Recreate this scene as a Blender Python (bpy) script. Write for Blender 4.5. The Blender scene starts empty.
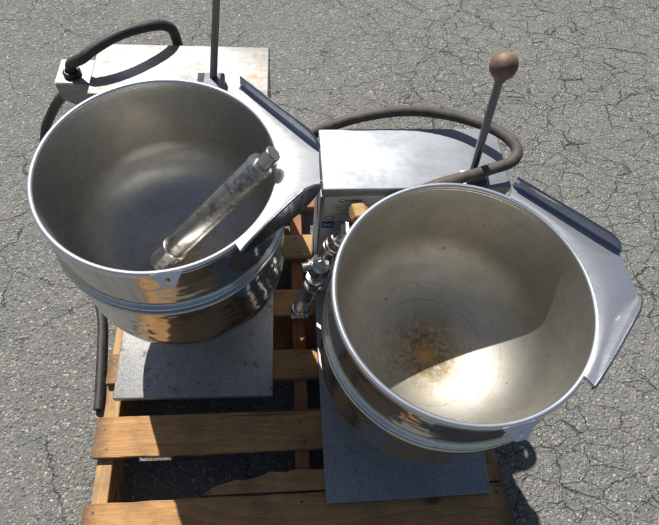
import bpy, bmesh, math, random
from mathutils import Vector, Matrix, noise
random.seed(7)
S = bpy.context.scene
COL = S.collection
PI = math.pi

# ------------------------------------------------------------------ helpers
def link(name, bm, mats, parent=None, smooth=True, bevel=0, loc=None, rotz=None, auto=35):
    me = bpy.data.meshes.new(name)
    bmesh.ops.recalc_face_normals(bm, faces=bm.faces[:])
    if smooth:
        for f in bm.faces: f.smooth = True
        lim = math.radians(auto)
        for e in bm.edges:
            if len(e.link_faces) == 2 and e.calc_face_angle(0) > lim: e.smooth = False
    bm.to_mesh(me); bm.free()
    for m in (mats if isinstance(mats, (list, tuple)) else [mats]): me.materials.append(m)
    o = bpy.data.objects.new(name, me); COL.objects.link(o)
    if parent: o.parent = parent
    if loc: o.location = loc
    if rotz is not None: o.rotation_euler = (0, 0, rotz)
    return o

def empty(name, loc, rotz=0):
    o = bpy.data.objects.new(name, None); COL.objects.link(o)
    o.location = loc; o.rotation_euler = (0, 0, rotz); o.empty_display_size = .05
    return o

def tag(o, label=None, cat=None, group=None, kind=None):
    if label: o['label'] = label
    if cat: o['category'] = cat
    if group: o['group'] = group
    if kind: o['kind'] = kind
    return o

def box(bm, x0, x1, y0, y1, z0, z1, bev=0, seg=2, mat=0):
    r = bmesh.ops.create_cube(bm, size=1)
    vs = r['verts']
    for v in vs:
        v.co = Vector((x0 if v.co.x < 0 else x1, y0 if v.co.y < 0 else y1, z0 if v.co.z < 0 else z1))
    fs = set(f for v in vs for f in v.link_faces)
    for f in fs: f.material_index = mat
    if bev:
        es = list(set(e for v in vs for e in v.link_edges))
        r = bmesh.ops.bevel(bm, geom=es, offset=bev, segments=seg, profile=.5, affect='EDGES')
        for f in r['faces']: f.material_index = mat
    return vs

def lathe(bm, prof, n=128, c=(0, 0), mat=0):
    rings = []
    for (r, z) in prof:
        if r < 1e-6: rings.append([bm.verts.new((c[0], c[1], z))])
        else: rings.append([bm.verts.new((c[0] + r*math.cos(2*PI*i/n), c[1] + r*math.sin(2*PI*i/n), z)) for i in range(n)])
    for a, b in zip(rings, rings[1:]):
        for i in range(n):
            j = (i+1) % n
            if len(a) == 1 and len(b) == 1: continue
            if len(a) == 1: f = bm.faces.new((a[0], b[j], b[i]))
            elif len(b) == 1: f = bm.faces.new((a[i], a[j], b[0]))
            else: f = bm.faces.new((a[i], a[j], b[j], b[i]))
            f.material_index = mat

def catmull(pts, k=10):
    P = [Vector(p) for p in pts]; P = [2*P[0]-P[1]] + P + [2*P[-1]-P[-2]]
    out = []
    for i in range(1, len(P)-2):
        a, b, c, d = P[i-1:i+3]
        for s in range(k):
            t = s/k
            out.append(.5*((2*b) + (c-a)*t + (2*a-5*b+4*c-d)*t*t + (3*b-3*c+d-a)*t**3))
    out.append(P[-2]); return out

def tube(bm, pts, rad, n=20, caps=True, mat=0, ang0=0.0):
    P = [Vector(p) for p in pts]
    R = rad if isinstance(rad, (list, tuple)) else [rad]*len(P)
    T = [((P[min(i+1, len(P)-1)]-P[max(i-1, 0)]).normalized()) for i in range(len(P))]
    up = Vector((0, 0, 1)) if abs(T[0].z) < .9 else Vector((0, 1, 0))
    u = T[0].cross(up).normalized(); rings = []
    for i, p in enumerate(P):
        u = (u - T[i]*u.dot(T[i])).normalized(); v = T[i].cross(u)
        rings.append([bm.verts.new(p + R[i]*(u*math.cos(ang0+2*PI*k/n)+v*math.sin(ang0+2*PI*k/n))) for k in range(n)])
    for a, b in zip(rings, rings[1:]):
        for k in range(n):
            f = bm.faces.new((a[k], a[(k+1) % n], b[(k+1) % n], b[k])); f.material_index = mat
    if caps:
        for r in (rings[0], rings[-1]):
            f = bm.faces.new(r); f.material_index = mat

def stack(bm, a, b, segs, n=24, mat=0, ang0=0):
    """a turned piece along a->b; segs = [(t, r), ...] with t in metres from a"""
    a = Vector(a); d = (Vector(b)-a).normalized()
    tube(bm, [a+d*t for t, r in segs], [r for t, r in segs], n=n, mat=mat, ang0=ang0)

def extrude_poly(bm, pts, off, mat=0):
    """closed polygon extruded by vector off"""
    off = Vector(off)
    a = [bm.verts.new(p) for p in pts]; b = [bm.verts.new(Vector(p)+off) for p in pts]
    n = len(a)
    fs = [bm.faces.new(a), bm.faces.new(b)]
    for i in range(n): fs.append(bm.faces.new((a[i], a[(i+1) % n], b[(i+1) % n], b[i])))
    for f in fs: f.material_index = mat

# ------------------------------------------------------------------ materials
class NT:
    def __init__(s, name):
        s.m = bpy.data.materials.new(name); s.m.use_nodes = True
        s.t = s.m.node_tree; s.b = s.t.nodes['Principled BSDF']
        s.tc = s.n('ShaderNodeTexCoord')
    def n(s, typ, **kw):
        o = s.t.nodes.new(typ)
        for k, v in kw.items():
            if k in o.inputs: s.put(o.inputs[k], v)
            else: setattr(o, k, v)
        return o
    def put(s, inp, v):
        if hasattr(v, 'is_linked') or hasattr(v, 'links'): s.t.links.new(v, inp)
        else: inp.default_value = v
    def co(s, scale=(1, 1, 1), kind='Object', rot=(0, 0, 0), loc=(0, 0, 0)):
        m = s.n('ShaderNodeMapping'); s.put(m.inputs['Vector'], s.tc.outputs[kind])
        m.inputs['Scale'].default_value = scale; m.inputs['Rotation'].default_value = rot; m.inputs['Location'].default_value = loc
        return m.outputs[0]
    def noise(s, vec, scale, detail=4, rough=.55, dist=0):
        o = s.n('ShaderNodeTexNoise'); s.put(o.inputs['Vector'], vec)
        o.inputs['Scale'].default_value = scale; o.inputs['Detail'].default_value = detail
        o.inputs['Roughness'].default_value = rough; o.inputs['Distortion'].default_value = dist
        return o.outputs['Fac']
    def ramp(s, fac, stops):
        o = s.n('ShaderNodeValToRGB'); s.put(o.inputs[0], fac)
        e = o.color_ramp.elements
        while len(e) < len(stops): e.new(.5)
        for el, (p, c) in zip(e, stops):
            el.position = p; el.color = (c, c, c, 1) if isinstance(c, (int, float)) else (*c, 1)
        return o.outputs[0]
    def mr(s, v, a, b, c, d):
        o = s.n('ShaderNodeMapRange'); s.put(o.inputs[0], v)
        for i, x in enumerate((a, b, c, d)): o.inputs[i+1].default_value = x
        return o.outputs[0]
    def math(s, op, a, b=0.0, clamp=False):
        o = s.n('ShaderNodeMath', operation=op, use_clamp=clamp); s.put(o.inputs[0], a); s.put(o.inputs[1], b); return o.outputs[0]
    def mix(s, f, a, b, mode='MIX'):
        o = s.n('ShaderNodeMix', data_type='RGBA', blend_type=mode)
        s.put(o.inputs[0], f)
        for i, x in ((6, a), (7, b)):
            s.put(o.inputs[i], (*x, 1) if isinstance(x, tuple) and len(x) == 3 else x)
        return o.outputs[2]
    def bump(s, h, strength, dist, normal=None):
        o = s.n('ShaderNodeBump'); s.put(o.inputs['Height'], h)
        o.inputs['Strength'].default_value = strength; o.inputs['Distance'].default_value = dist
        if normal: s.put(o.inputs['Normal'], normal)
        return o.outputs[0]
    def two_lobe(s, fac, rough2):
        """polished metal that still scatters light broadly: a second, rough lobe under the sharp one"""
        p = s.n('ShaderNodeBsdfPrincipled'); p.inputs['Metallic'].default_value = 1
        p.inputs['Roughness'].default_value = rough2
        for k in ('Base Color', 'Normal', 'Metallic'):
            if s.b.inputs[k].is_linked: s.t.links.new(s.b.inputs[k].links[0].from_socket, p.inputs[k])
        m = s.n('ShaderNodeMixShader'); s.put(m.inputs[0], fac)
        s.t.links.new(s.b.outputs[0], m.inputs[1]); s.t.links.new(p.outputs[0], m.inputs[2])
        s.t.links.new(m.outputs[0], s.t.nodes['Material Output'].inputs['Surface'])
        return s.m
    def set(s, **kw):
        for k, v in kw.items():
            k = k.replace('_', ' ')
            s.put(s.b.inputs[k], (*v, 1) if isinstance(v, tuple) and len(v) == 3 else v)
        return s.m

def metal(name, col, rough, var=.08, smudge=.25, brush=None, brush_s=.02, rust=0, lobe=0, dirt=(.25, .2, .15)):
    s = NT(name)
    v = s.co()
    big = s.noise(v, 9, 5, .6)
    fine = s.noise(v, 60, 4, .6)
    c = s.mix(s.math('MULTIPLY', s.ramp(big, [(.45, 0), (.75, 1)]), smudge), tuple(col), tuple(x*.7 for x in col))
    spots = s.ramp(s.noise(v, 140, 2, .5), [(.68, 0), (.74, 1)])
    c = s.mix(s.math('MULTIPLY', spots, smudge), c, tuple(dirt))
    wash = s.ramp(s.noise(s.co((5, 14, 8), loc=(2, 3, 1)), 1, 7, .75), [(.42, 0), (.64, 1)])
    c = s.mix(s.math('MULTIPLY', wash, smudge), c, tuple(x*.62 for x in col))
    if rust:
        rm = s.ramp(s.noise(v, 22, 6, .7), [(.56, 0), (.72, 1)])
        c = s.mix(s.math('MULTIPLY', rm, rust), c, (.32, .14, .05))
    r = s.math('ADD', s.mr(fine, .3, .7, rough-var*.6, rough+var*.6), s.mr(big, .3, .7, -var*.5, var))
    nrm = None
    if brush:
        st = s.noise(s.co(brush), 1, 3, .6)
        r = s.math('ADD', r, s.mr(st, .3, .7, -.05, .07))
        nrm = s.bump(st, brush_s*5, .0004)
    if nrm is None: nrm = s.bump(big, .06, .01)
    s.set(Base_Color=c, Metallic=1.0, Roughness=s.math('MAXIMUM', r, .04))
    s.put(s.b.inputs['Normal'], nrm)
    if lobe: s.two_lobe(lobe, .65)
    return s.m

M = {}
def polish():
    s = NT('polished_steel'); v = s.co()
    wavy = s.noise(s.co((9, 9, 16)), 1, 2, .5); fine = s.noise(v, 220, 5, .75); big = s.noise(v, 10, 6, .65)
    drip = s.noise(s.co((70, 70, 5)), 1, 4, .6)
    c = s.mix(s.math('MULTIPLY', s.ramp(big, [(.45, 0), (.7, 1)]), .35), (.52, .53, .53), (.35, .35, .345))
    c = s.mix(s.math('MULTIPLY', s.ramp(drip, [(.58, 0), (.72, 1)]), .3), c, (.22, .21, .19))
    s.set(Base_Color=c, Metallic=1.0, Roughness=s.math('ADD', s.mr(fine, .3, .75, .06, .15), s.mr(drip, .5, .75, 0, .08)))
    s.put(s.b.inputs['Normal'], s.bump(fine, .04, .0006, s.bump(wavy, .35, .012)))
    return s.two_lobe(.14, .5)
M['polish'] = polish()
M['satin'] = metal('satin_steel', (.70, .70, .70), .30, .08, .2, brush=(900, 30, 30))
M['lip'] = metal('lip_steel', (.66, .67, .69), .20, .05, .2, brush=(40, 700, 40), lobe=.32)
M['lipwall_shaded'] = metal('lip_wall_steel_shaded', (.42, .44, .48), .13, .05, .2, brush=(40, 700, 40))  # same sheet as the lip; shade and blue sky reflection put into its colour
M['rim'] = metal('rim_steel', (.70, .71, .73), .22, .05, .1, lobe=.25)
M['console'] = metal('console_steel', (.33, .355, .385), .60, .08, .45, brush=(20, 700, 200), rust=.10, lobe=.25)
M['console_old'] = metal('console_steel_stained', (.34, .345, .335), .55, .12, .9, brush=(20, 700, 200), rust=.6, lobe=.3)
M['fitting'] = metal('fitting_steel', (.62, .61, .60), .22, .08, .4, rust=.15)
M['lever'] = metal('lever_steel', (.22, .22, .24), .42, .08, .3)
M['tube'] = None

def plate_mat(name, col, grime):
    s = NT(name); v = s.co()
    n1 = s.noise(v, 7, 6, .65); n2 = s.noise(v, 300, 2, .5); n3 = s.noise(s.co((30, 30, 30), loc=(4, 1, 0)), 1, 8, .75)
    c = s.mix(s.ramp(n1, [(.35, 0), (.7, .6)]), col, tuple(x*.72 for x in col))
    c = s.mix(s.math('MULTIPLY', s.ramp(n3, [(.57, 0), (.66, 1)]), grime), c, (.10, .085, .07))
    c = s.mix(s.ramp(n2, [(.42, 0), (.7, .8)]), c, tuple(x*.5 for x in col))
    s.set(Base_Color=c, Metallic=.75, Roughness=s.mr(n3, .3, .7, .42, .6))
    s.put(s.b.inputs['Normal'], s.bump(n2, .25, .001))
    return s.m
M['plate_old'] = plate_mat('grimy_base_steel', (.38, .38, .37), 1.0)
M['plate'] = plate_mat('base_steel', (.34, .345, .345), .4)

def bowl_mat(name, col, rough, stain, seed, lobe):
    """spun stainless bowl: concentric marks, burnt food stain low in the bowl (object z in metres below rim)"""
    s = NT(name); v = s.co(loc=(seed, seed*.3, 0))
    sep = s.n('ShaderNodeSeparateXYZ'); s.put(sep.inputs[0], s.tc.outputs['Object'])
    x, y, z = sep.outputs
    rr = s.math('SQRT', s.math('ADD', s.math('MULTIPLY', x, x), s.math('MULTIPLY', y, y)))
    big = s.noise(v, 8, 6, .6)
    fine = s.noise(v, 90, 5, .7)
    # concentric marks
    cmb = s.n('ShaderNodeCombineXYZ'); s.put(cmb.inputs[0], s.math('MULTIPLY', rr, 260)); s.put(cmb.inputs[1], s.math('MULTIPLY', z, 260)); s.put(cmb.inputs[2], s.math('MULTIPLY', big, 1.0))
    rings = s.noise(cmb.outputs[0], 1, 4, .6)
    c = s.mix(s.ramp(big, [(.35, 0), (.72, .8)]), col, tuple(q*.74 for q in col))
    c = s.mix(s.math('MULTIPLY', s.ramp(rings, [(.5, 0), (.75, 1)]), .25), c, tuple(q*.6 for q in col))
    mott = s.noise(s.co(loc=(seed, 1, 4)), 34, 8, .78)
    c = s.mix(s.ramp(mott, [(.44, 0), (.64, .38)]), c, tuple(q*.6 for q in (col[0], col[1]*.98, col[2]*.94)))
    ca = s.n('ShaderNodeCombineXYZ'); s.put(ca.inputs[0], s.math('MULTIPLY', s.math('ARCTAN2', y, x), 14)); s.put(ca.inputs[1], s.math('MULTIPLY', z, 9)); s.put(ca.inputs[2], s.math('MULTIPLY', rr, 6))
    runs = s.ramp(s.noise(ca.outputs[0], 1.6, 5, .7), [(.55, 0), (.70, 1)])
    c = s.mix(s.math('MULTIPLY', s.math('MULTIPLY', runs, s.mr(z, -.26, -.20, 0, 1)), .4), c, tuple(q*.55 for q in col))
    # one clear scored ring around the bowl floor
    for r0, w, a in ((.118, .0016, .55), (.150, .0012, .3), (.085, .001, .3)):
        d = s.math('ABSOLUTE', s.math('SUBTRACT', s.math('ADD', rr, s.math('MULTIPLY', s.math('SUBTRACT', big, .5), .004)), r0))
        mk = s.math('MULTIPLY', s.mr(d, 0, w, 1, 0), s.ramp(fine, [(.35, 0), (.55, a)]))
        c = s.mix(mk, c, tuple(q*.38 for q in (col[0], col[1]*.92, col[2]*.8)))
    # burnt area around the bottom
    wob = s.math('ADD', rr, s.math('MULTIPLY', s.math('SUBTRACT', s.noise(v, 22, 5, .7), .5), .09))
    low = s.mr(z, -.22, -.25, 0, 1)
    area = s.math('MULTIPLY', s.mr(wob, .100, .022, 0, 1), low)
    speck = s.ramp(s.noise(v, 75, 8, .75), [(.42, 0), (.55, 1)])
    brown = s.mix(s.ramp(s.noise(v, 24, 4, .6), [(.50, 0), (.76, 1)]), (.045, .034, .022), (.26, .15, .055))
    c = s.mix(s.math('MULTIPLY', area, s.math('MULTIPLY', s.math('ADD', s.math('MULTIPLY', speck, .7), .48), stain*1.1), True), c, brown)
    heart = s.math('MULTIPLY', s.mr(wob, .030, .004, 0, 1), low)
    c = s.mix(s.math('MULTIPLY', heart, .75*stain), c, (.55, .27, .06))
    scr = s.ramp(s.noise(s.co((160, 160, 160), loc=(1, 2, 3)), 1, 5, .8), [(.60, 0), (.66, 1)])
    ring2 = s.math('MULTIPLY', s.mr(s.math('ABSOLUTE', s.math('SUBTRACT', wob, .085)), .0, .035, 1, 0), low)
    c = s.mix(s.math('MULTIPLY', s.math('MULTIPLY', scr, ring2), .6*stain), c, (.10, .085, .065))
    film = s.math('MULTIPLY', s.mr(wob, .14, .05, 0, 1), low)
    c = s.mix(s.math('MULTIPLY', film, .4*stain), c, (.34, .25, .13))
    scale = s.ramp(s.noise(s.co(loc=(9, seed, 0)), 95, 5, .75), [(.60, 0), (.66, 1)])
    c = s.mix(s.math('MULTIPLY', s.math('MULTIPLY', scale, film), .4*stain), c, (.74, .68, .56))
    # sparse scratches and pits
    pits = s.ramp(s.noise(s.co((70, 70, 70), loc=(seed, 2, 5)), 1, 2, .5), [(.76, 0), (.775, 1)])
    c = s.mix(s.math('MULTIPLY', pits, .7), c, (.06, .05, .04))
    rgh = s.math('ADD', s.mr(big, .3, .7, rough-.05, rough+.07), s.math('MULTIPLY', area, .25*stain))
    rgh = s.math('ADD', rgh, s.mr(rings, .3, .7, -.04, .04))
    tan = s.n('ShaderNodeTangent', direction_type='RADIAL', axis='Z')
    s.set(Base_Color=c, Roughness=rgh, Metallic=s.mr(area, 0, 1, 1.0, 1-.6*stain), Anisotropic=.55)
    s.put(s.b.inputs['Tangent'], tan.outputs[0])
    b1 = s.bump(rings, .12, .0006)
    s.put(s.b.inputs['Normal'], s.bump(fine, .10, .0008, b1))
    return s.two_lobe(lobe, .62)
M['bowl_worn'] = bowl_mat('worn_bowl_steel', (.53, .515, .47), .50, 1.0, 3.1, .55)
M['bowl_dark'] = bowl_mat('spun_bowl_steel', (.56, .555, .53), .30, .5, 8.7, .42)

def tube_mat():
    s = NT('scuffed_tube_steel'); v = s.co()
    n1 = s.noise(v, 60, 6, .7); n2 = s.noise(v, 14, 3)
    c = s.mix(s.math('MULTIPLY', s.ramp(n1, [(.44, 0), (.6, 1)]), s.ramp(n2, [(.38, 0), (.55, .9)])), (.46, .455, .44), (.15, .125, .10))
    s.set(Base_Color=c, Metallic=.9, Roughness=s.mr(n1, .3, .7, .22, .45)); return s.m
M['tube'] = tube_mat()

def rubber(name, c1, c2, rough=.6):
    s = NT(name); v = s.co(); n1 = s.noise(v, 30, 6, .7)
    s.set(Base_Color=s.mix(s.ramp(n1, [(.4, 0), (.7, 1)]), c1, c2), Roughness=s.mr(n1, .3, .7, rough-.1, rough+.1))
    s.put(s.b.inputs['Normal'], s.bump(s.noise(v, 160, 3), .3, .001)); return s.m
M['rubber'] = rubber('black_rubber_hose', (.018, .018, .018), (.05, .047, .043))
M['rubber_dusty'] = rubber('dusty_rubber_hose', (.045, .038, .033), (.12, .10, .085), .7)
M['black'] = rubber('black_plastic', (.012, .012, .012), (.02, .02, .02), .45)
M['ball'] = rubber('faded_brown_knob', (.11, .068, .045), (.24, .155, .11), .55)
def flat(name, col, rough=.5, met=0):
    s = NT(name); v = s.co(); n1 = s.noise(v, 120, 4, .6)
    return s.set(Base_Color=s.mix(s.ramp(n1, [(.35, 0), (.75, .35)]), col, tuple(q*.6 for q in col)), Roughness=rough, Metallic=met)
M['label'] = flat('brushed_label_foil', (.42, .41, .375), .5, .0)
M['ink'] = flat('black_ink', (.015, .015, .015))
M['blue'] = flat('blue_sticker', (.012, .07, .22), .4)
M['white'] = flat('white_print', (.7, .7, .7), .5)

def wood_mat(name, light, dark, grey=.2):
    s = NT(name)
    oi = s.n('ShaderNodeObjectInfo')
    add = s.n('ShaderNodeVectorMath', operation='ADD'); s.put(add.inputs[0], s.tc.outputs['Object'])
    cm = s.n('ShaderNodeCombineXYZ')
    for i, k in enumerate((7.0, 13.0, 3.0)): s.put(cm.inputs[i], s.math('MULTIPLY', oi.outputs['Random'], k))
    s.put(add.inputs[1], cm.outputs[0]); V = add.outputs[0]
    def mp(sc):
        m = s.n('ShaderNodeMapping'); s.put(m.inputs['Vector'], V); m.inputs['Scale'].default_value = sc; return m.outputs[0]
    warp = s.noise(mp((1.4, 5, 5)), 1, 2, .45)
    wv = s.n('ShaderNodeTexWave', wave_type='BANDS', bands_direction='Y', wave_profile='SAW')
    # grain lines bent by low noise, giving cathedral figure
    mx = s.n('ShaderNodeVectorMath', operation='ADD'); s.put(mx.inputs[0], mp((.35, 16, 16)))
    c2 = s.n('ShaderNodeCombineXYZ'); s.put(c2.inputs[1], s.math('MULTIPLY', warp, 4.5)); s.put(mx.inputs[1], c2.outputs[0])
    s.put(wv.inputs['Vector'], mx.outputs[0]); wv.inputs['Scale'].default_value = .9; wv.inputs['Distortion'].default_value = .5
    wv.inputs['Detail'].default_value = 3; wv.inputs['Detail Scale'].default_value = 1.2
    fib = s.noise(mp((12, 420, 420)), 1, 4, .6)
    blot = s.noise(mp((5, 12, 12)), 1, 5, .65)
    c = s.mix(s.mr(wv.outputs['Fac'], 0, 1, 0, .38), light, dark)
    c = s.mix(s.math('MULTIPLY', s.ramp(fib, [(.35, 1), (.6, 0)]), .45), c, tuple(q*.5 for q in dark))
    c = s.mix(s.math('MULTIPLY', s.ramp(blot, [(.5, 0), (.75, 1)]), grey), c, (.16, .125, .09))
    # knots
    vo = s.n('ShaderNodeTexVoronoi'); s.put(vo.inputs['Vector'], mp((4.2, 9, 9))); vo.inputs['Scale'].default_value = 1
    c = s.mix(s.ramp(vo.outputs['Distance'], [(.05, .85), (.13, 0)]), c, (.10, .045, .02))
    grime = s.noise(s.co((9, 9, 9), kind='Object'), 1, 7, .72)
    c = s.mix(s.ramp(grime, [(.46, 0), (.68, .55)]), c, (.10, .07, .048))
    sx = s.n('ShaderNodeSeparateXYZ'); s.put(sx.inputs[0], s.tc.outputs['Generated'])
    endd = s.math('ABSOLUTE', s.math('SUBTRACT', sx.outputs[0], .5))
    em = s.math('MULTIPLY', s.mr(s.math('ADD', endd, s.math('MULTIPLY', s.noise(mp((30, 60, 60)), 1, 5, .7), .06)), .49, .53, 0, 1), .75)
    c = s.mix(em, c, (.07, .045, .032))
    edg = s.math('ABSOLUTE', s.math('SUBTRACT', sx.outputs[1], .5))
    ee = s.math('MULTIPLY', s.mr(s.math('ADD', edg, s.math('MULTIPLY', s.noise(mp((20, 40, 40)), 1, 5, .7), .16)), .53, .62, 0, 1), .55)
    c = s.mix(ee, c, (.16, .06, .03))
    # long dark splits
    sp = s.ramp(s.noise(mp((1.3, 60, 60)), 1, 2, .5), [(.66, 0), (.70, 1)])
    c = s.mix(s.math('MULTIPLY', sp, .65), c, (.05, .03, .018))
    s.set(Base_Color=c, Roughness=s.mr(fib, .3, .7, .62, .8))
    s.b.inputs['Specular IOR Level'].default_value = .3
    h = s.math('SUBTRACT', s.math('ADD', fib, s.math('MULTIPLY', wv.outputs['Fac'], .5)), s.math('MULTIPLY', sp, 2))
    s.put(s.b.inputs['Normal'], s.bump(h, .45, .0015))
    return s.m
M['wood'] = wood_mat('pallet_pine', (.52, .29, .115), (.28, .125, .042))
M['wood_red'] = wood_mat('pallet_redwood', (.42, .185, .085), (.25, .09, .038), .3)
M['wood_y'] = wood_mat('pallet_pale_pine', (.52, .33, .15), (.33, .17, .07))
M['nail'] = flat('nail_steel', (.10, .09, .08), .5, .8)

def asphalt():
    s = NT('old_asphalt')
    v = s.co()
    st = s.n('ShaderNodeTexVoronoi'); s.put(st.inputs['Vector'], v); st.inputs['Scale'].default_value = 112
    st2 = s.n('ShaderNodeTexVoronoi'); s.put(st2.inputs['Vector'], s.co(loc=(3, 7, 0))); st2.inputs['Scale'].default_value = 330
    sc = s.n('ShaderNodeSeparateColor'); s.put(sc.inputs[0], st.outputs['Color'])
    sc2 = s.n('ShaderNodeSeparateColor'); s.put(sc2.inputs[0], st2.outputs['Color'])
    # binder and stones
    n_big = s.noise(v, 2.2, 5, .6); n_mid = s.noise(v, 24, 6, .7); n_f = s.noise(v, 420, 3, .7)
    c = s.mix(s.ramp(n_mid, [(.35, 0), (.7, 1)]), (.145, .147, .134), (.25, .25, .228))
    stone = s.ramp(sc.outputs[0], [(.0, (.085, .087, .083)), (.3, (.19, .193, .182)), (.62, (.32, .32, .293)), (.92, (.42, .41, .37)), (.975, (.62, .60, .54))])
    smask = s.math('MULTIPLY', s.ramp(st.outputs['Distance'], [(.38, 1), (.6, 0)]), s.ramp(sc.outputs[1], [(.2, 0), (.35, .95)]))
    c = s.mix(smask, c, stone)
    stone2 = s.ramp(sc2.outputs[0], [(0, .11), (.6, .24), (.93, .33), (.97, .65)])
    smask2 = s.math('MULTIPLY', s.ramp(st2.outputs['Distance'], [(.3, 1), (.6, 0)]), s.ramp(sc2.outputs[1], [(.5, 0), (.6, .8)]))
    c = s.mix(smask2, c, stone2)
    c = s.mix(s.ramp(n_f, [(.36, .9), (.55, 0)]), c, (.055, .055, .055))
    c = s.mix(s.ramp(n_big, [(.35, .0), (.7, .3)]), c, (.25, .245, .22))
    # cracks: cells with wandering edges, dense to the right of the pallet, sparse elsewhere
    wn = s.n('ShaderNodeTexNoise'); s.put(wn.inputs['Vector'], v); wn.inputs['Scale'].default_value = 16; wn.inputs['Detail'].default_value = 4; wn.inputs['Roughness'].default_value = .5
    warp = [wn.outputs['Color']]
    def cracked(scale, wobble, w0, w1, loc):
        mm = s.n('ShaderNodeVectorMath', operation='MULTIPLY_ADD'); s.put(mm.inputs[0], warp[0])
        mm.inputs[1].default_value = (wobble, wobble, 0); s.put(mm.inputs[2], s.co(loc=loc, scale=(1, 1.6, 0)))
        vo = s.n('ShaderNodeTexVoronoi', feature='DISTANCE_TO_EDGE'); s.put(vo.inputs['Vector'], mm.outputs[0]); vo.inputs['Scale'].default_value = scale
        wid = s.mr(s.noise(v, 14, 3), .3, .7, w0*scale*.2, w1*scale*1.2)
        d = s.math('DIVIDE', vo.outputs['Distance'], wid)
        return s.mr(d, .4, 1.0, 1, 0)
    wf = s.n('ShaderNodeTexNoise'); s.put(wf.inputs['Vector'], v); wf.inputs['Scale'].default_value = 75; wf.inputs['Detail'].default_value = 4; wf.inputs['Roughness'].default_value = .65
    w2 = s.n('ShaderNodeVectorMath', operation='MULTIPLY_ADD'); s.put(w2.inputs[0], wf.outputs['Color']); w2.inputs[1].default_value = (.22, .22, 0); s.put(w2.inputs[2], wn.outputs['Color'])
    warp[0] = w2.outputs[0]
    fine = cracked(9.5, .055, .0010, .0024, (0.3, 0.2, 0))
    coarse = cracked(2.3, .11, .0012, .0022, (1.2, .5, 0))
    sep = s.n('ShaderNodeSeparateXYZ'); s.put(sep.inputs[0], s.tc.outputs['Object'])
    right = s.mr(s.math('ADD', sep.outputs[0], s.math('MULTIPLY', s.noise(v, 3, 5, .7), 1.2)), 1.15, 1.8, .0, 1)
    brk = s.ramp(s.noise(v, 5, 6, .7), [(.30, 0), (.52, 1)])
    fm = s.math('MULTIPLY', fine, s.math('MULTIPLY', right, brk))
    cm_ = s.math('MULTIPLY', coarse, s.ramp(s.noise(s.co(loc=(5, 5, 0)), 3.2, 4, .6), [(.38, 0), (.5, 1)]))
    cr = s.math('MAXIMUM', fm, cm_)
    c = s.mix(s.math('MULTIPLY', cr, .8), c, (.05, .048, .042))
    s.set(Base_Color=c, Roughness=.85); s.b.inputs['Specular IOR Level'].default_value = .35
    h = s.math('ADD', s.math('MULTIPLY', s.ramp(st.outputs['Distance'], [(.0, 1), (.7, 0)]), s.mr(sc.outputs[2], 0, 1, .2, 1)),
               s.math('MULTIPLY', s.ramp(st2.outputs['Distance'], [(0, 1), (.7, 0)]), .4))
    h = s.math('ADD', h, s.math('MULTIPLY', n_mid, 1.4))
    h = s.math('SUBTRACT', h, s.math('MULTIPLY', cr, 1.7))
    s.put(s.b.inputs['Normal'], s.bump(h, 1.0, .0048))
    return s.m
M['asphalt'] = asphalt()

# ------------------------------------------------------------------ setting
bm = bmesh.new(); bmesh.ops.create_grid(bm, x_segments=8, y_segments=8, size=40)
g = link('asphalt_ground', bm, M['asphalt'], smooth=False); tag(g, kind='structure', label='old grey cracked asphalt under the pallet', cat='ground')

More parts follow.
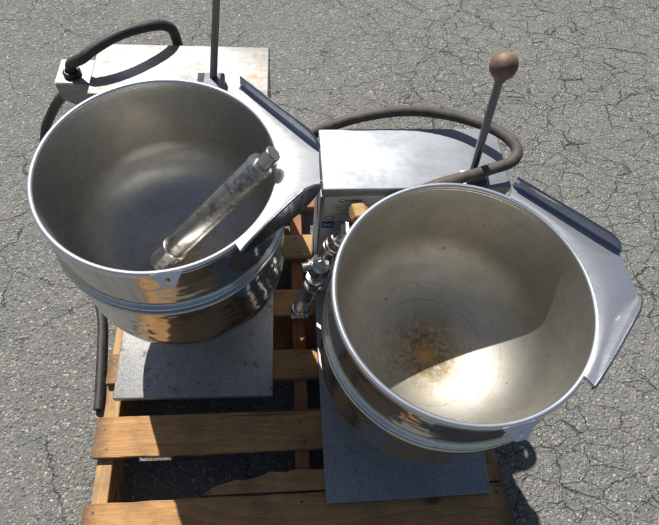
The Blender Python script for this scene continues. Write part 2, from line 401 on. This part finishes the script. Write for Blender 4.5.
# ------------------------------------------------------------------ pallet
PT = .14
pal = empty('wooden_pallet', (0, 0, 0))
tag(pal, 'worn wooden shipping pallet lying on the asphalt under both kettles', 'pallet')
def board(name, x0, x1, y0, y1, z0, z1, mat, parent, rag_back=0, rag_front=0, bow=.0015, along='x', nails=(), label=None, sd=0, taper=False):
    bm = bmesh.new()
    L = (x1-x0) if along == 'x' else (y1-y0)
    n = max(8, int(L/.02)); rows = []
    rnd = random.Random(sd)
    for i in range(n+1):
        t = i/n
        w = (lambda k, a: a*(noise.noise(Vector((t*L*k, sd*3.1, 0)))))
        if along == 'x':
            x = x0+(x1-x0)*t
            if i in (0, n): x += 0
            a = y0 + w(3, bow) + (w(25, rag_front) - abs(w(60, rag_front)))
            b = y1 + w(2.5, bow*1.3) + (w(14, rag_back) + w(50, rag_back*.6))
            sec = [(x, a, z0), (x, b, z0), (x, b, z1-.0015), (x, b-.0015, z1), (x, a+.0015, z1), (x, a, z1-.0015)]
            if taper: b = max(a+.004, min(b, a + .004 + (b-a)*min(1, (t/.22)**.6))); sec = [(x, a, z0), (x, b, z0), (x, b, z1-.0015), (x, b-.0015, z1), (x, a+.0015, z1), (x, a, z1-.0015)]
            if i == 0: sec = [(px + .004*noise.noise(Vector((py*40, sd, 1))), py, pz) for px, py, pz in sec]
        else:
            y = y0+(y1-y0)*t
            a = x0 + w(3, bow); b = x1 + w(2.5, bow)
            sec = [(a, y, z0), (b, y, z0), (b, y, z1-.002), (b-.002, y, z1), (a+.002, y, z1), (a, y, z1-.002)]
        rows.append([bm.verts.new(p) for p in sec])
    for r, q in zip(rows, rows[1:]):
        for k in range(6): bm.faces.new((r[k], r[(k+1) % 6], q[(k+1) % 6], q[k]))
    bm.faces.new(rows[0]); bm.faces.new(rows[-1])
    for (nx, ny) in nails:
        st = len(bm.faces); lathe(bm, [(0, z1+.0006), (.0032, z1+.0006), (.0036, z1-.001)], 10, (nx, ny), 1)
    # the mesh is built about the board's own centre so that grain follows the board
    cx, cy, cz = (x0+x1)/2, (y0+y1)/2, (z0+z1)/2
    for v in bm.verts: v.co -= Vector((cx, cy, cz))
    if along == 'y':
        for v in bm.verts: v.co = Vector((v.co.y, -v.co.x, v.co.z))
        o = link(name, bm, [mat, M['nail']], parent, auto=25); o.rotation_euler = (0, 0, PI/2)
    else: o = link(name, bm, [mat, M['nail']], parent, auto=25)
    o.location = (cx, cy, cz)
    if label: o['label'] = label
    return o
W = 1.016
SX = [(.006, .044), (.494, .530), (.974, 1.012)]
for i, (a, b) in enumerate(SX):
    board('stringer', a, b, .0, 1.20, .017, .1195, M['wood_y'] if i != 1 else M['wood_red'], pal, along='y', sd=20+i)
def nl(y0, y1, off=0):
    out = []
    for a, b in SX:
        m = (a+b)/2
        out += [(m+.006+off, y0+.02), (m-.005+off, y1-.02)]
    return out
Z0, Z1 = .1205, .14
board('deck_board', -.002, W, -.025, .134, Z0, Z1, M['wood'], pal, nails=nl(-.02, .134), rag_back=.003, sd=1, label='wide front board with rough split back edge')
board('deck_board', .27, W-.004, .1385, .182, Z0, Z1-.0015, M['wood'], pal, nails=(), rag_back=.03, sd=9, taper=True, label='narrow broken strip with ragged edge')
board('deck_board', .0, W-.003, .236, .334, Z0, Z1, M['wood'], pal, nails=nl(.236, .323), sd=3, rag_front=.002)
board('deck_board', .006, W-.004, .419, .500, Z0, Z1, M['wood'], pal, nails=nl(.419, .5), sd=4)
board('deck_board', .004, W-.002, .600, .682, Z0, Z1, M['wood'], pal, nails=nl(.6, .682), sd=5)
board('deck_board', .0, W-.006, .785, .868, Z0, Z1, M['wood_y'], pal, nails=nl(.785, .868), sd=6)
board('deck_board', .002, W-.002, .968, 1.04, Z0, Z1, M['wood_red'], pal, nails=nl(.97, 1.04), sd=7)
board('deck_board', .0, W, 1.09, 1.21, Z0, Z1, M['wood'], pal, nails=nl(1.09, 1.21), sd=8)
for i, (a, b) in enumerate(((0, .09), (.55, .64), (1.11, 1.2))):
    board('bottom_board', .0, W, a, b, .0005, .0165, M['wood'], pal, sd=30+i)

# ------------------------------------------------------------------ the kettles
UW, LC, LB, HC, KX, KY, HR, RR = .4032, .555, .7208, .510, .2129, .2611, .6253, .2197
def rot2(p, a): return (p[0]*math.cos(a)-p[1]*math.sin(a), p[0]*math.sin(a)+p[1]*math.cos(a))

def base_plate(root, mat):
    bm = bmesh.new()
    T = .025
    box(bm, 0, UW, 0, LB-.004, .003, T, bev=.003, seg=3)
    # turned-down pan edge and four short feet hidden under it
    for x in (.05, UW-.05):
        for y in (.05, LB-.06): lathe(bm, [(0, 0.0005), (.016, 0.0005), (.016, .0045), (0, .0045)], 20, (x, y))
    return link('base_plate', bm, mat, root)

def console(root, mat, zc, label=None):
    bm = bmesh.new(); T = .0255
    g1 = .0015
    box(bm, g1, UW-g1, LC+g1, LB-g1, T, zc-.02, bev=.004, seg=2)
    con = link('console', bm, mat, root)
    bm = bmesh.new()
    # lid: a shallow folded cover that overhangs the body
    vs = box(bm, 0, UW, LC, LB, zc-.0195, zc, bev=.0035, seg=3)
    lid = link('top_cover', bm, mat, con)
    for y in (LC+.03, LB-.03):
        for x in (-.0008, UW+.0008):
            sgn = -1 if x < 0 else 1; bm = bmesh.new()
            stack(bm, (x-sgn*.002, y, zc-.011), (x+sgn, y, zc-.011), [(0, .004), (.003, .004), (.0042, .0025)], n=12)
            link('cover_screw', bm, M['fitting'], con)
    # side seam flange, front-left corner
    bm = bmesh.new(); box(bm, -.0028, .0005, LC+.004, LC+.03, T+.002, zc-.03, bev=.0008, seg=1)
    link('side_flange', bm, mat, con)
    return con

def ext_profile():
    p = [(.2215, -.004), (.2215, -.113), (.2222, -.116), (.2285, -.119), (.2305, -.1225), (.2285, -.126), (.2245, -.1285),
         (.2245, -.133), (.2295, -.1355), (.2320, -.1395), (.2300, -.1435), (.2262, -.146), (.2258, -.150), (.2255, -.29)]
    for i in range(1, 25):
        t = i/24*PI/2
        p.append((.2255*math.cos(t)**.72, -.29-.18*math.sin(t)))
    p[-1] = (0, -.47)
    return p
def int_profile():
    p = [(.2125, -.0006), (.2120, -.010)] + [(.2118, -.02-.015*i) for i in range(10)]
    D, dw = .315, .160
    for i in range(1, 37):
        t = i/36*PI/2
        p.append((.2117*math.cos(t), -dw-(D-dw)*math.sin(t)))
    p[-1] = (0, -D)
    return p

def kettle(root, ext, inn, lipmat, spin, tilt=(0, 0)):
    bm = bmesh.new(); lathe(bm, ext_profile(), 160)
    k = link('kettle_jacket', bm, ext, root, loc=(KX, KY, HR), rotz=spin, auto=60)
    k.rotation_euler = (tilt[0], tilt[1], spin)
    bm = bmesh.new(); lathe(bm, int_profile(), 160)
    link('inner_bowl', bm, inn, k, auto=60)
    # rolled rim
    bm = bmesh.new(); pr = []
    for i in range(17):
        a = -PI*.15 + i/16*PI*1.3
        pr.append((.2172+.0050*math.cos(a), -.002+.0045*math.sin(a)))
    pr = [(.2225, -.009)] + pr + [(.2120, -.008)]
    lathe(bm, pr, 160); link('rim', bm, M['rim'], k, auto=80)
    # pouring lip -------------------------------------------------------
    A, B, C_, D_ = Vector((.140, .198)), Vector((.292, .043)), Vector((.292, -.040)), Vector((.155, -.179))
    zf = .0036
    n = 40; a0, a1 = math.atan2(A.y, A.x)-.02, math.atan2(D_.y, D_.x)+.02
    outer = []
    segs = [(A, B), (B, C_), (C_, D_)]; Ls = [(b-a).length for a, b in segs]; tot = sum(Ls)
    bm = bmesh.new()
    def outp(t):
        d = t*tot
        for (a, b), l in zip(segs, Ls):
            if d <= l+1e-9: return a.lerp(b, d/l)
            d -= l
        return D_
    ts = sorted(set([i/n for i in range(n+1)] + [Ls[0]/tot, (Ls[0]+Ls[1])/tot]))
    rows = []
    for t in ts:
        a = a0+(a1-a0)*t; q = outp(t); r_in = .2165
        i_ = Vector((r_in*math.cos(a), r_in*math.sin(a)))
        row = []
        for s_ in range(7):
            u = s_/6; p = i_.lerp(q, u)
            z = zf + .0015*math.sin(min(1, u*4)*PI/2) - .006*u*u*math.sin(PI*t)
            row.append(bm.verts.new((p.x, p.y, z)))
        for s_ in range(6, -1, -1):
            u = s_/6; p = i_.lerp(q, u)
            z = zf - .003 - .0005 - .006*u*u*math.sin(PI*t) - .001
            row.append(bm.verts.new((p.x, p.y, z)))
        rows.append(row)
    m = len(rows[0])
    for r, q in zip(rows, rows[1:]):
        for s_ in range(m): bm.faces.new((r[s_], r[(s_+1) % m], q[(s_+1) % m], q[s_]))
    bm.faces.new(rows[0]); bm.faces.new(rows[-1])
    # side walls: sheet, with the top edge falling to the mouth and a skirt under the floor
    def wall(P0, P1, hs, side):
        d = (P1-P0); L = d.length; d.normalize(); nrm = Vector((-d.y, d.x)) * side  # outward
        th = .003; prev = None; tops = []; k0 = len(bm.faces)
        for (s_, top, bot) in hs:
            p = P0 + d*(s_*L)
            lean = (.002 if side > 0 else 0)*max(0, top)/.026
            q = [Vector((*(p), bot)), Vector((*(p+nrm*.000), 0.0)), Vector((*(p+nrm*lean), top)),
                 Vector((*(p+nrm*(lean+th)), top)), Vector((*(p+nrm*(th)), 0.0)), Vector((*(p+nrm*th), bot))]
            vs = [bm.verts.new(v) for v in q]
            if prev:
                for k2 in range(6): bm.faces.new((prev[k2], prev[(k2+1) % 6], vs[(k2+1) % 6], vs[k2]))
            else: bm.faces.new(vs)
            prev = vs; tops.append((q[2]+q[3])/2)
        tube(bm, tops, .0024, n=10)
        bm.faces.new(prev); bm.faces.ensure_lookup_table()
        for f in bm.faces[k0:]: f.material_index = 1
    wall(A, B, [(0.0, .027, -.004), (.3, .027, -.010), (.6, .027, -.014), (.86, .026, -.016), (.94, .019, -.015), (1.0, .004, -.010)], 1)
    wall(D_, C_, [(0.0, .004, -.006), (.06, .010, -.012), (.3, .021, -.020), (.6, .028, -.028), (.76, .031, -.030), (.9, .018, -.022), (1.0, .003, -.010)], -1)
    link('pouring_lip', bm, [lipmat, M['lipwall_shaded']], k, auto=30)
    # lug hanging off the front of the rim ------------------------------
    bm = bmesh.new()
    ang = math.radians(-80)-spin
    e_r = Vector((math.cos(ang), math.sin(ang), 0)); e_t = Vector((-e_r.y, e_r.x, 0)); dn = Vector((0, 0, -1))
    fwd = (e_r*.85 + dn*.50).normalized()
    o0 = e_r*.2205 + Vector((0, 0, .0016)); nn = fwd.cross(e_t).normalized()
    outl = [(-.026, 0), (-.0125, .021), (-.009, .024), (.009, .024), (.0125, .021), (.026, 0)]
    hole = [(.0042*math.cos(a), .0135+.0042*math.sin(a)) for a in [PI/2 - i*2*PI/16 for i in range(16)]]
    # two halves around the hole
    def lay(t, s_, off): return o0 + e_t*t + fwd*s_ + nn*off
    rings = []
    N = 32
    def outpt(a):
        # ray from the hole centre to the outline
        c0 = Vector((0, .0135)); dd = Vector((math.cos(a), math.sin(a))); best = 1
        pl = [Vector(p) for p in outl]
        for i in range(len(pl)):
            p, q = pl[i], pl[(i+1) % len(pl)]
            e = q-p; den = dd.x*e.y-dd.y*e.x
            if abs(den) < 1e-9: continue
            w = p-c0; t = (w.x*e.y-w.y*e.x)/den; u = (w.x*dd.y-w.y*dd.x)/den
            if t > 0 and -1e-6 <= u <= 1+1e-6: best = min(best, t)
        return c0+dd*best
    top, bot, hi, hb = [], [], [], []
    angs = sorted([i*2*PI/N for i in range(N)] + [math.atan2(p[1]-.0135, p[0]) % (2*PI) for p in outl])
    for a in angs:
        op = outpt(a); hp = Vector((.0045*math.cos(a), .0135+.0045*math.sin(a)))
        top.append(bm.verts.new(lay(op.x, op.y, 0))); bot.append(bm.verts.new(lay(op.x, op.y, -.003)))
        hi.append(bm.verts.new(lay(hp.x, hp.y, 0))); hb.append(bm.verts.new(lay(hp.x, hp.y, -.003)))
    for i in range(len(angs)):
        j = (i+1) % len(angs)
        bm.faces.new((top[i], top[j], hi[j], hi[i])); bm.faces.new((bot[i], bot[j], hb[j], hb[i]))
        bm.faces.new((top[i], top[j], bot[j], bot[i])); bm.faces.new((hi[i], hi[j], hb[j], hb[i]))
    link('lug', bm, M['rim'], k, auto=30)
    return k

def trunnion(root):
    bm = bmesh.new()
    stack(bm, (KX, KY+.19, HR-.165), (KX, LC+.01, HR-.165), [(.030, .03), (.05, .03), (.05, .042), (.075, .042), (.075, .034), (.115, .034)], n=32)
    link('trunnion', bm, M['fitting'], root, auto=30)

def lever(root, x, y, zc, top, mh=.018, mb=.036):
    """mount on the console edge, flat steel bar, round knob; top in unit coordinates"""
    bm = bmesh.new(); zc0 = HC
    # wedge-shaped mount
    pts = [(x-.034, LC-.030, zc-.022), (x+.026, LC-.030, zc-.022), (x+.026, LC-.030, zc+.006), (x+.016, LC-.030, zc+mh), (x-.016, LC-.030, zc+mh), (x-.034, LC-.030, zc+.006)]
    extrude_poly(bm, pts, (0, .030+mb, 0))
    for v in bm.verts:
        if v.co.y > LC: v.co.z = zc0+.0008 if v.co.z < zc else zc0+mh*.8
    bmesh.ops.bevel(bm, geom=bm.edges[:], offset=.0015, segments=2, affect='EDGES')
    mt = link('lever_mount', bm, M['lever'], root, auto=30)
    a = Vector((x, y, zc+.002)); b = Vector(top); d = (b-a).normalized()
    bm = bmesh.new()
    stack(bm, a, b, [(0, .0085), ((b-a).length, .0075)], n=8, ang0=PI/8)
    lv = link('lever', bm, M['lever'], root, auto=30)
    bm = bmesh.new()
    bmesh.ops.create_uvsphere(bm, u_segments=40, v_segments=24, radius=.0245)
    lathe(bm, [(.0100, -.030), (.0110, -.028), (.0125, -.018)], 24)
    q = d.to_track_quat('Z', 'Y').to_matrix().to_4x4()
    for v in bm.verts: v.co = (q @ v.co) + b + d*.012
    link('knob', bm, M['ball'], lv, auto=60)

def hose(name, root, pts, rad, mat, inv=None):
    bm = bmesh.new(); P = catmull(pts, 12)
    P = [p + Vector((noise.noise(p*9), noise.noise(p*9+Vector((5, 0, 0))), 0))*.0015 for p in P]
    tube(bm, P, rad, n=24); return link(name, bm, mat, root, auto=50)

# ---- first unit (left, with the tube in it)
u1 = empty('tilting_kettle', (.0361, .3726, PT), -.0131)
tag(u1, 'shiny dark steel tilting kettle with a tube leaning inside, left on the pallet', 'kettle', 'steam kettles on the pallet')
u2 = empty('tilting_kettle', (.5642, .1055, PT), .0115)
tag(u2, 'steel tilting kettle with burnt brown stain in its bowl and brown ball lever, right', 'kettle', 'steam kettles on the pallet')
def inv(u):
    R = Matrix.Translation(u.location) @ Matrix.Rotation(u.rotation_euler[2], 4, 'Z')
    Ri = R.inverted(); return lambda *p: tuple(Ri @ Vector(p))
L1, L2 = inv(u1), inv(u2)

base_plate(u1, M['plate_old']); c1 = console(u1, M['console_old'], HC)
kettle(u1, M['polish'], M['bowl_dark'], M['lip'], 0.0); trunnion(u1)
lever(u1, L1(.322, .945, 0)[0], LC+.030, HC+.010, L1(.362, .955, .915), .030, .048)
# junction box on the console's left side
bm = bmesh.new()
x0, x1 = -.088, -.0015; y0, y1 = LC+.055, LC+.135; zt = HC-.022
top_z, zb = zt, zt-.085
pts = [(x0, y0, zt), (x1, y0, zt), (x1, y0, zb-.03), (x0, y0, zb+.035)]
extrude_poly(bm, pts, (0, y1-y0, 0)); bmesh.ops.bevel(bm, geom=bm.edges[:], offset=.002, segments=2, affect='EDGES')
jb = link('junction_box', bm, M['console_old'], u1, auto=30)
bm = bmesh.new(); cxj, cyj = -.052, LC+.085
lathe(bm, [(0, zt+.001), (.020, zt+.001), (.020, zt+.008), (.016, zt+.012), (.0135, zt+.012)], 24, (cxj, cyj)); link('cable_gland', bm, M['black'], jb, auto=30)
zw = PT
def W1(p): return L1(*p)
hose('hose', u1, [(cxj, cyj, zt), (cxj+.006, cyj+.001, zt+.028), W1((.035, .995, .688)), W1((.06, 1.005, .702)), W1((.098, 1.031, .712)), W1((.138, 1.058, .713)), W1((.185, 1.090, .703)), W1((.212, 1.110, .685)), W1((.222, 1.122, .65)), W1((.222, 1.125, .55)), W1((.225, 1.105, .42))], .0118, M['rubber'])
hose('power_cord', u1, [W1((-.040, 1.035, .575)), W1((-.062, 1.052, .535)), W1((-.118, 1.095, .46)), W1((-.172, 1.125, .38)), W1((-.226, 1.145, .29)), W1((-.285, 1.16, .15)), W1((-.30, 1.10, .04)), W1((-.23, .95, .013)), W1((-.14, .82, .013)), W1((-.083, .68, .013)), W1((-.062, .55, .013)), W1((-.052, .45, .013)), W1((-.047, .385, .013))], .0125, M['rubber'])

# ---- second unit (right, front)
base_plate(u2, M['plate']); c2 = console(u2, M['console'], HC)
kettle(u2, M['polish'], M['bowl_worn'], M['lip'], math.radians(4)); trunnion(u2)
lever(u2, L2(.884, .70, 0)[0], LC+.045, HC, L2(.862, .725, .905))
hose('hose', u2, [L2(.44, .78, .36), L2(.475, .83, .52), L2(.53, .835, .61), L2(.61, .843, .655), L2(.70, .853, .672), L2(.78, .853, .678), L2(.86, .832, .684), L2(.925, .790, .695), L2(.958, .750, .70), L2(.967, .720, .697), L2(.950, .697, .692), L2(.91, .684, .688), L2(.86, .668, .686), L2(.79, .650, .680), L2(.74, .640, .66), L2(.70, .636, .62), L2(.68, .640, .56), L2(.68, .668, .52)], .0118, M['rubber_dusty'])

# nameplate on the console front: brand line, rule lines, approval mark; blue sticker below
def textmesh(s, size, xf, mat):
    cu = bpy.data.curves.new('t', 'FONT'); cu.body = s; cu.size = size; cu.extrude = .0001; cu.resolution_u = 3
    o = bpy.data.objects.new('t', cu); COL.objects.link(o)
    bpy.context.view_layer.update()
    me = bpy.data.meshes.new_from_object(o.evaluated_get(bpy.context.evaluated_depsgraph_get()))
    bpy.data.objects.remove(o); me.transform(xf); return me
bm = bmesh.new(); yF = LC-.0003
px0, px1, pz1 = .006, .135, HC-.024
box(bm, px0, px1, yF-.0008, yF+.0015, pz1-.092, pz1, bev=.0004, seg=1, mat=0)
def txt(s, size, x, z, mi):
    xf = Matrix.Translation((x, yF-.0012, z)) @ Matrix.Rotation(PI/2, 4, 'X')
    me = textmesh(s, size, xf, None); old = set(bm.faces); bm.from_mesh(me)
    for f in bm.faces:
        if f not in old: f.material_index = mi
txt('C', .017, .036, pz1-.0195, 1)
txt('leveland', .0115, .0485, pz1-.0175, 1)
for i, (xa, xb) in enumerate(((.03, .105), (.03, .085), (.03, .11), (.045, .10), (.03, .125), (.03, .09))):
    z = pz1-.030-.0075*i; box(bm, xa, xb, yF-.0011, yF-.0009, z-.0009, z, mat=1)
tr = []
for i in range(28):  # approval mark: an oval ring
    a, b = 2*PI*i/28, 2*PI*(i+1)/28
    q = [(.020+.011*k*math.cos(t), yF-.0011, pz1-.079+.008*k*math.sin(t)) for t, k in ((a, 1), (b, 1), (b, .8), (a, .8))]
    f = bm.faces.new([bm.verts.new(p) for p in q]); f.material_index = 1
link('nameplate', bm, [M['label'], M['ink']], c2, smooth=False)
bm = bmesh.new(); box(bm, .004, .030, yF-.0007, yF+.0015, pz1-.122, pz1-.098, bev=.0002, seg=1)
for z in (pz1-.104, pz1-.109): box(bm, .008, .026, yF-.001, yF-.0008, z-.001, z, mat=1)
link('sticker', bm, [M['blue'], M['white']], c2, smooth=False)

# draw-off pipework on the near-left of the right kettle
bm = bmesh.new(); yv = .60
P = [Vector(L2(.625, .60, .585)), Vector(L2(.600, .60, .555)), Vector(L2(.574, .60, .505)), Vector(L2(.560, .60, .44)), Vector(L2(.552, .60, .38)), Vector(L2(.540, .60, .285)), Vector(L2(.524, .594, .245)), Vector(L2(.516, .578, .212))]
tube(bm, catmull(P, 6), .0145, n=20)
pw = link('drain_pipe', bm, M['fitting'], u2, auto=40)
def fit(name, a, b, segs, n=24, mat='fitting'):
    bm = bmesh.new(); segs = [(t, q*1.18) for t, q in segs]; stack(bm, a, b, segs, n=n, ang0=0); return link(name, bm, M[mat], pw, auto=25)
fit('union_nut', P[0], P[1], [(-.004, .020), (.0, .023), (.016, .023), (.020, .019)], n=6)
fit('union_nut', P[1], P[2], [(.0, .018), (.002, .021), (.018, .021), (.020, .018)], n=8)
fit('threaded_collar', P[1], P[2], [(.026, .016), (.028, .019), (.034, .019), (.036, .016), (.038, .016), (.040, .0185), (.046, .0185), (.048, .0155)])
fit('valve_body', P[3], P[4], [(-.010, .014), (-.004, .021), (.014, .023), (.032, .021), (.038, .015)], n=20)
fit('union_nut', P[4], P[5], [(.004, .017), (.006, .021), (.020, .021), (.022, .017)], n=8)
fit('valve_stem', P[3], P[3]+Vector((-.045, -.01, .004)), [(0, .008), (.020, .008), (.020, .014), (.030, .014), (.030, .009), (.045, .009)])
fit('valve_cap', P[3]+Vector((-.002, -.018, .030)), P[3]+Vector((-.002, -.034, .055)), [(-.01, .012), (.0, .017), (.012, .017), (.015, .010), (.022, .009)], n=12)
bm = bmesh.new()
E0 = [P[4]+(P[5]-P[4])*.75, P[5], Vector(L2(.530, .600, .262)), P[6], Vector(L2(.518, .586, .228)), P[7]]
tube(bm, catmull(E0, 6), .0205, n=28); link('elbow', bm, M['fitting'], pw, auto=40)
fit('elbow_socket', P[4], P[5], [(.045, .0185), (.047, .0205), (.062, .0205), (.064, .018)])
fit('elbow_socket', Vector(L2(.518, .586, .228)), P[7], [(.004, .018), (.005, .0215), (.020, .0215), (.021, .015), (.012, .0145)])
fit('drain_cock', P[7], P[7]+Vector((-.03, -.012, -.008)), [(0, .006), (.018, .006), (.018, .0085), (.028, .0085)], n=12)
bm = bmesh.new()
extrude_poly(bm, [L2(.507, .62, .20), L2(.542, .615, .235), L2(.560, .625, .20), L2(.535, .63, .165)], (0, .014, .0))
bmesh.ops.bevel(bm, geom=bm.edges[:], offset=.004, segments=3, affect='EDGES')
link('valve_lever', bm, M['black'], pw, auto=40)
bm = bmesh.new(); tube(bm, catmull([L2(.60, .655, .47), L2(.590, .62, .40), L2(.578, .60, .33), L2(.560, .60, .31)], 8), .010, n=16)
link('branch_pipe', bm, M['fitting'], pw, auto=40)

# ------------------------------------------------------------------ loose things
ta, tb = Vector((.200, .590, .480)), Vector((.4585, .628, .800))
d = (tb-ta); Lr = d.length
t = empty('steel_tube', tuple(ta)); tag(t, 'scuffed round steel tube leaning inside the left kettle bowl', 'tube')
d.normalize()
def tp(name, segs, mat, par, n=36, ang0=0):
    bm = bmesh.new(); stack(bm, (0, 0, 0), d, segs, n=n, ang0=ang0); return link(name, bm, mat, par, auto=30)
body = tp('tube_body', [(.07, .0238), (.072, .0245), (Lr-.047, .0245), (Lr-.045, .0238)], M['tube'], t)
tp('collar', [(.0, .0225), (.002, .0245), (.058, .0245), (.060, .028), (.069, .028), (.0705, .0255)], M['tube'], body)
tp('end_ring', [(Lr-.0455, .0225), (Lr-.0445, .0255), (Lr-.036, .0262), (Lr-.030, .0245), (Lr-.028, .016)], M['tube'], body)
tp('end_stub', [(Lr-.029, .0155), (Lr+.004, .0155), (Lr+.006, .014)], M['fitting'], body, n=14)

bm = bmesh.new()
extrude_poly(bm, [(-.020, 0, -.012), (.018, 0, -.014), (.022, 0, .010), (.004, 0, .016), (-.019, 0, .010)], (0, .034, 0))
bmesh.ops.bevel(bm, geom=bm.edges[:], offset=.002, segments=2, affect='EDGES')
for v in bm.verts: v.co += Vector((0, -.017, 0)) + Vector((noise.noise(v.co*60), 0, noise.noise(v.co*70)))*.003
o = link('wood_chunk', bm, M['wood_y'], loc=(.636, .628, .612)); o.rotation_euler = (0, .35, .2)
tag(o, 'small broken chunk of wood wedged between the right kettle rim and its console', 'wood chunk')

# ------------------------------------------------------------------ light
EL, AZ = math.radians(52), math.atan2(-.356, .934)
wd = bpy.data.worlds.new('World'); S.world = wd; wd.use_nodes = True
nt = wd.node_tree; bg = nt.nodes['Background']
sky = nt.nodes.new('ShaderNodeTexSky'); sky.sky_type = 'NISHITA'; sky.sun_disc = False
sky.sun_elevation = EL; sky.sun_rotation = AZ; sky.air_density = 1.0; sky.dust_density = 1.5
nt.links.new(sky.outputs[0], bg.inputs[0]); bg.inputs[1].default_value = .05
sl = bpy.data.lights.new('sun', 'SUN'); sl.energy = 5.0; sl.angle = math.radians(.53); sl.color = (1, .955, .89)
so = bpy.data.objects.new('sun', sl); COL.objects.link(so)
dv = Vector((math.sin(AZ)*math.cos(EL), math.cos(AZ)*math.cos(EL), math.sin(EL)))
so.rotation_euler = dv.to_track_quat('Z', 'Y').to_euler(); so.location = (0, 0, 5)

# ------------------------------------------------------------------ camera
cx, cy, cz, yaw, pit, roll, f = .4816, .0039, 1.5447, .1653, 1.0672, .1273, 534.75
F = Vector((math.sin(yaw)*math.cos(pit), math.cos(yaw)*math.cos(pit), -math.sin(pit)))
R = Vector((math.cos(yaw), -math.sin(yaw), 0)); U = R.cross(F)
R2 = R*math.cos(roll)+U*math.sin(roll); U2 = -R*math.sin(roll)+U*math.cos(roll)
cam = bpy.data.cameras.new('camera'); co = bpy.data.objects.new('camera', cam); COL.objects.link(co)
mw = Matrix((R2, U2, -F)).transposed().to_4x4(); mw.translation = (cx, cy, cz); co.matrix_world = mw
cam.sensor_width = 36; cam.lens = 36*f/659; cam.clip_start = .02; cam.clip_end = 300
S.camera = co
S.view_settings.view_transform = 'Standard'; S.view_settings.look = 'None'; S.view_settings.gamma = 1
S.view_settings.exposure = .45
S.render.resolution_x = 1024; S.render.resolution_y = 816
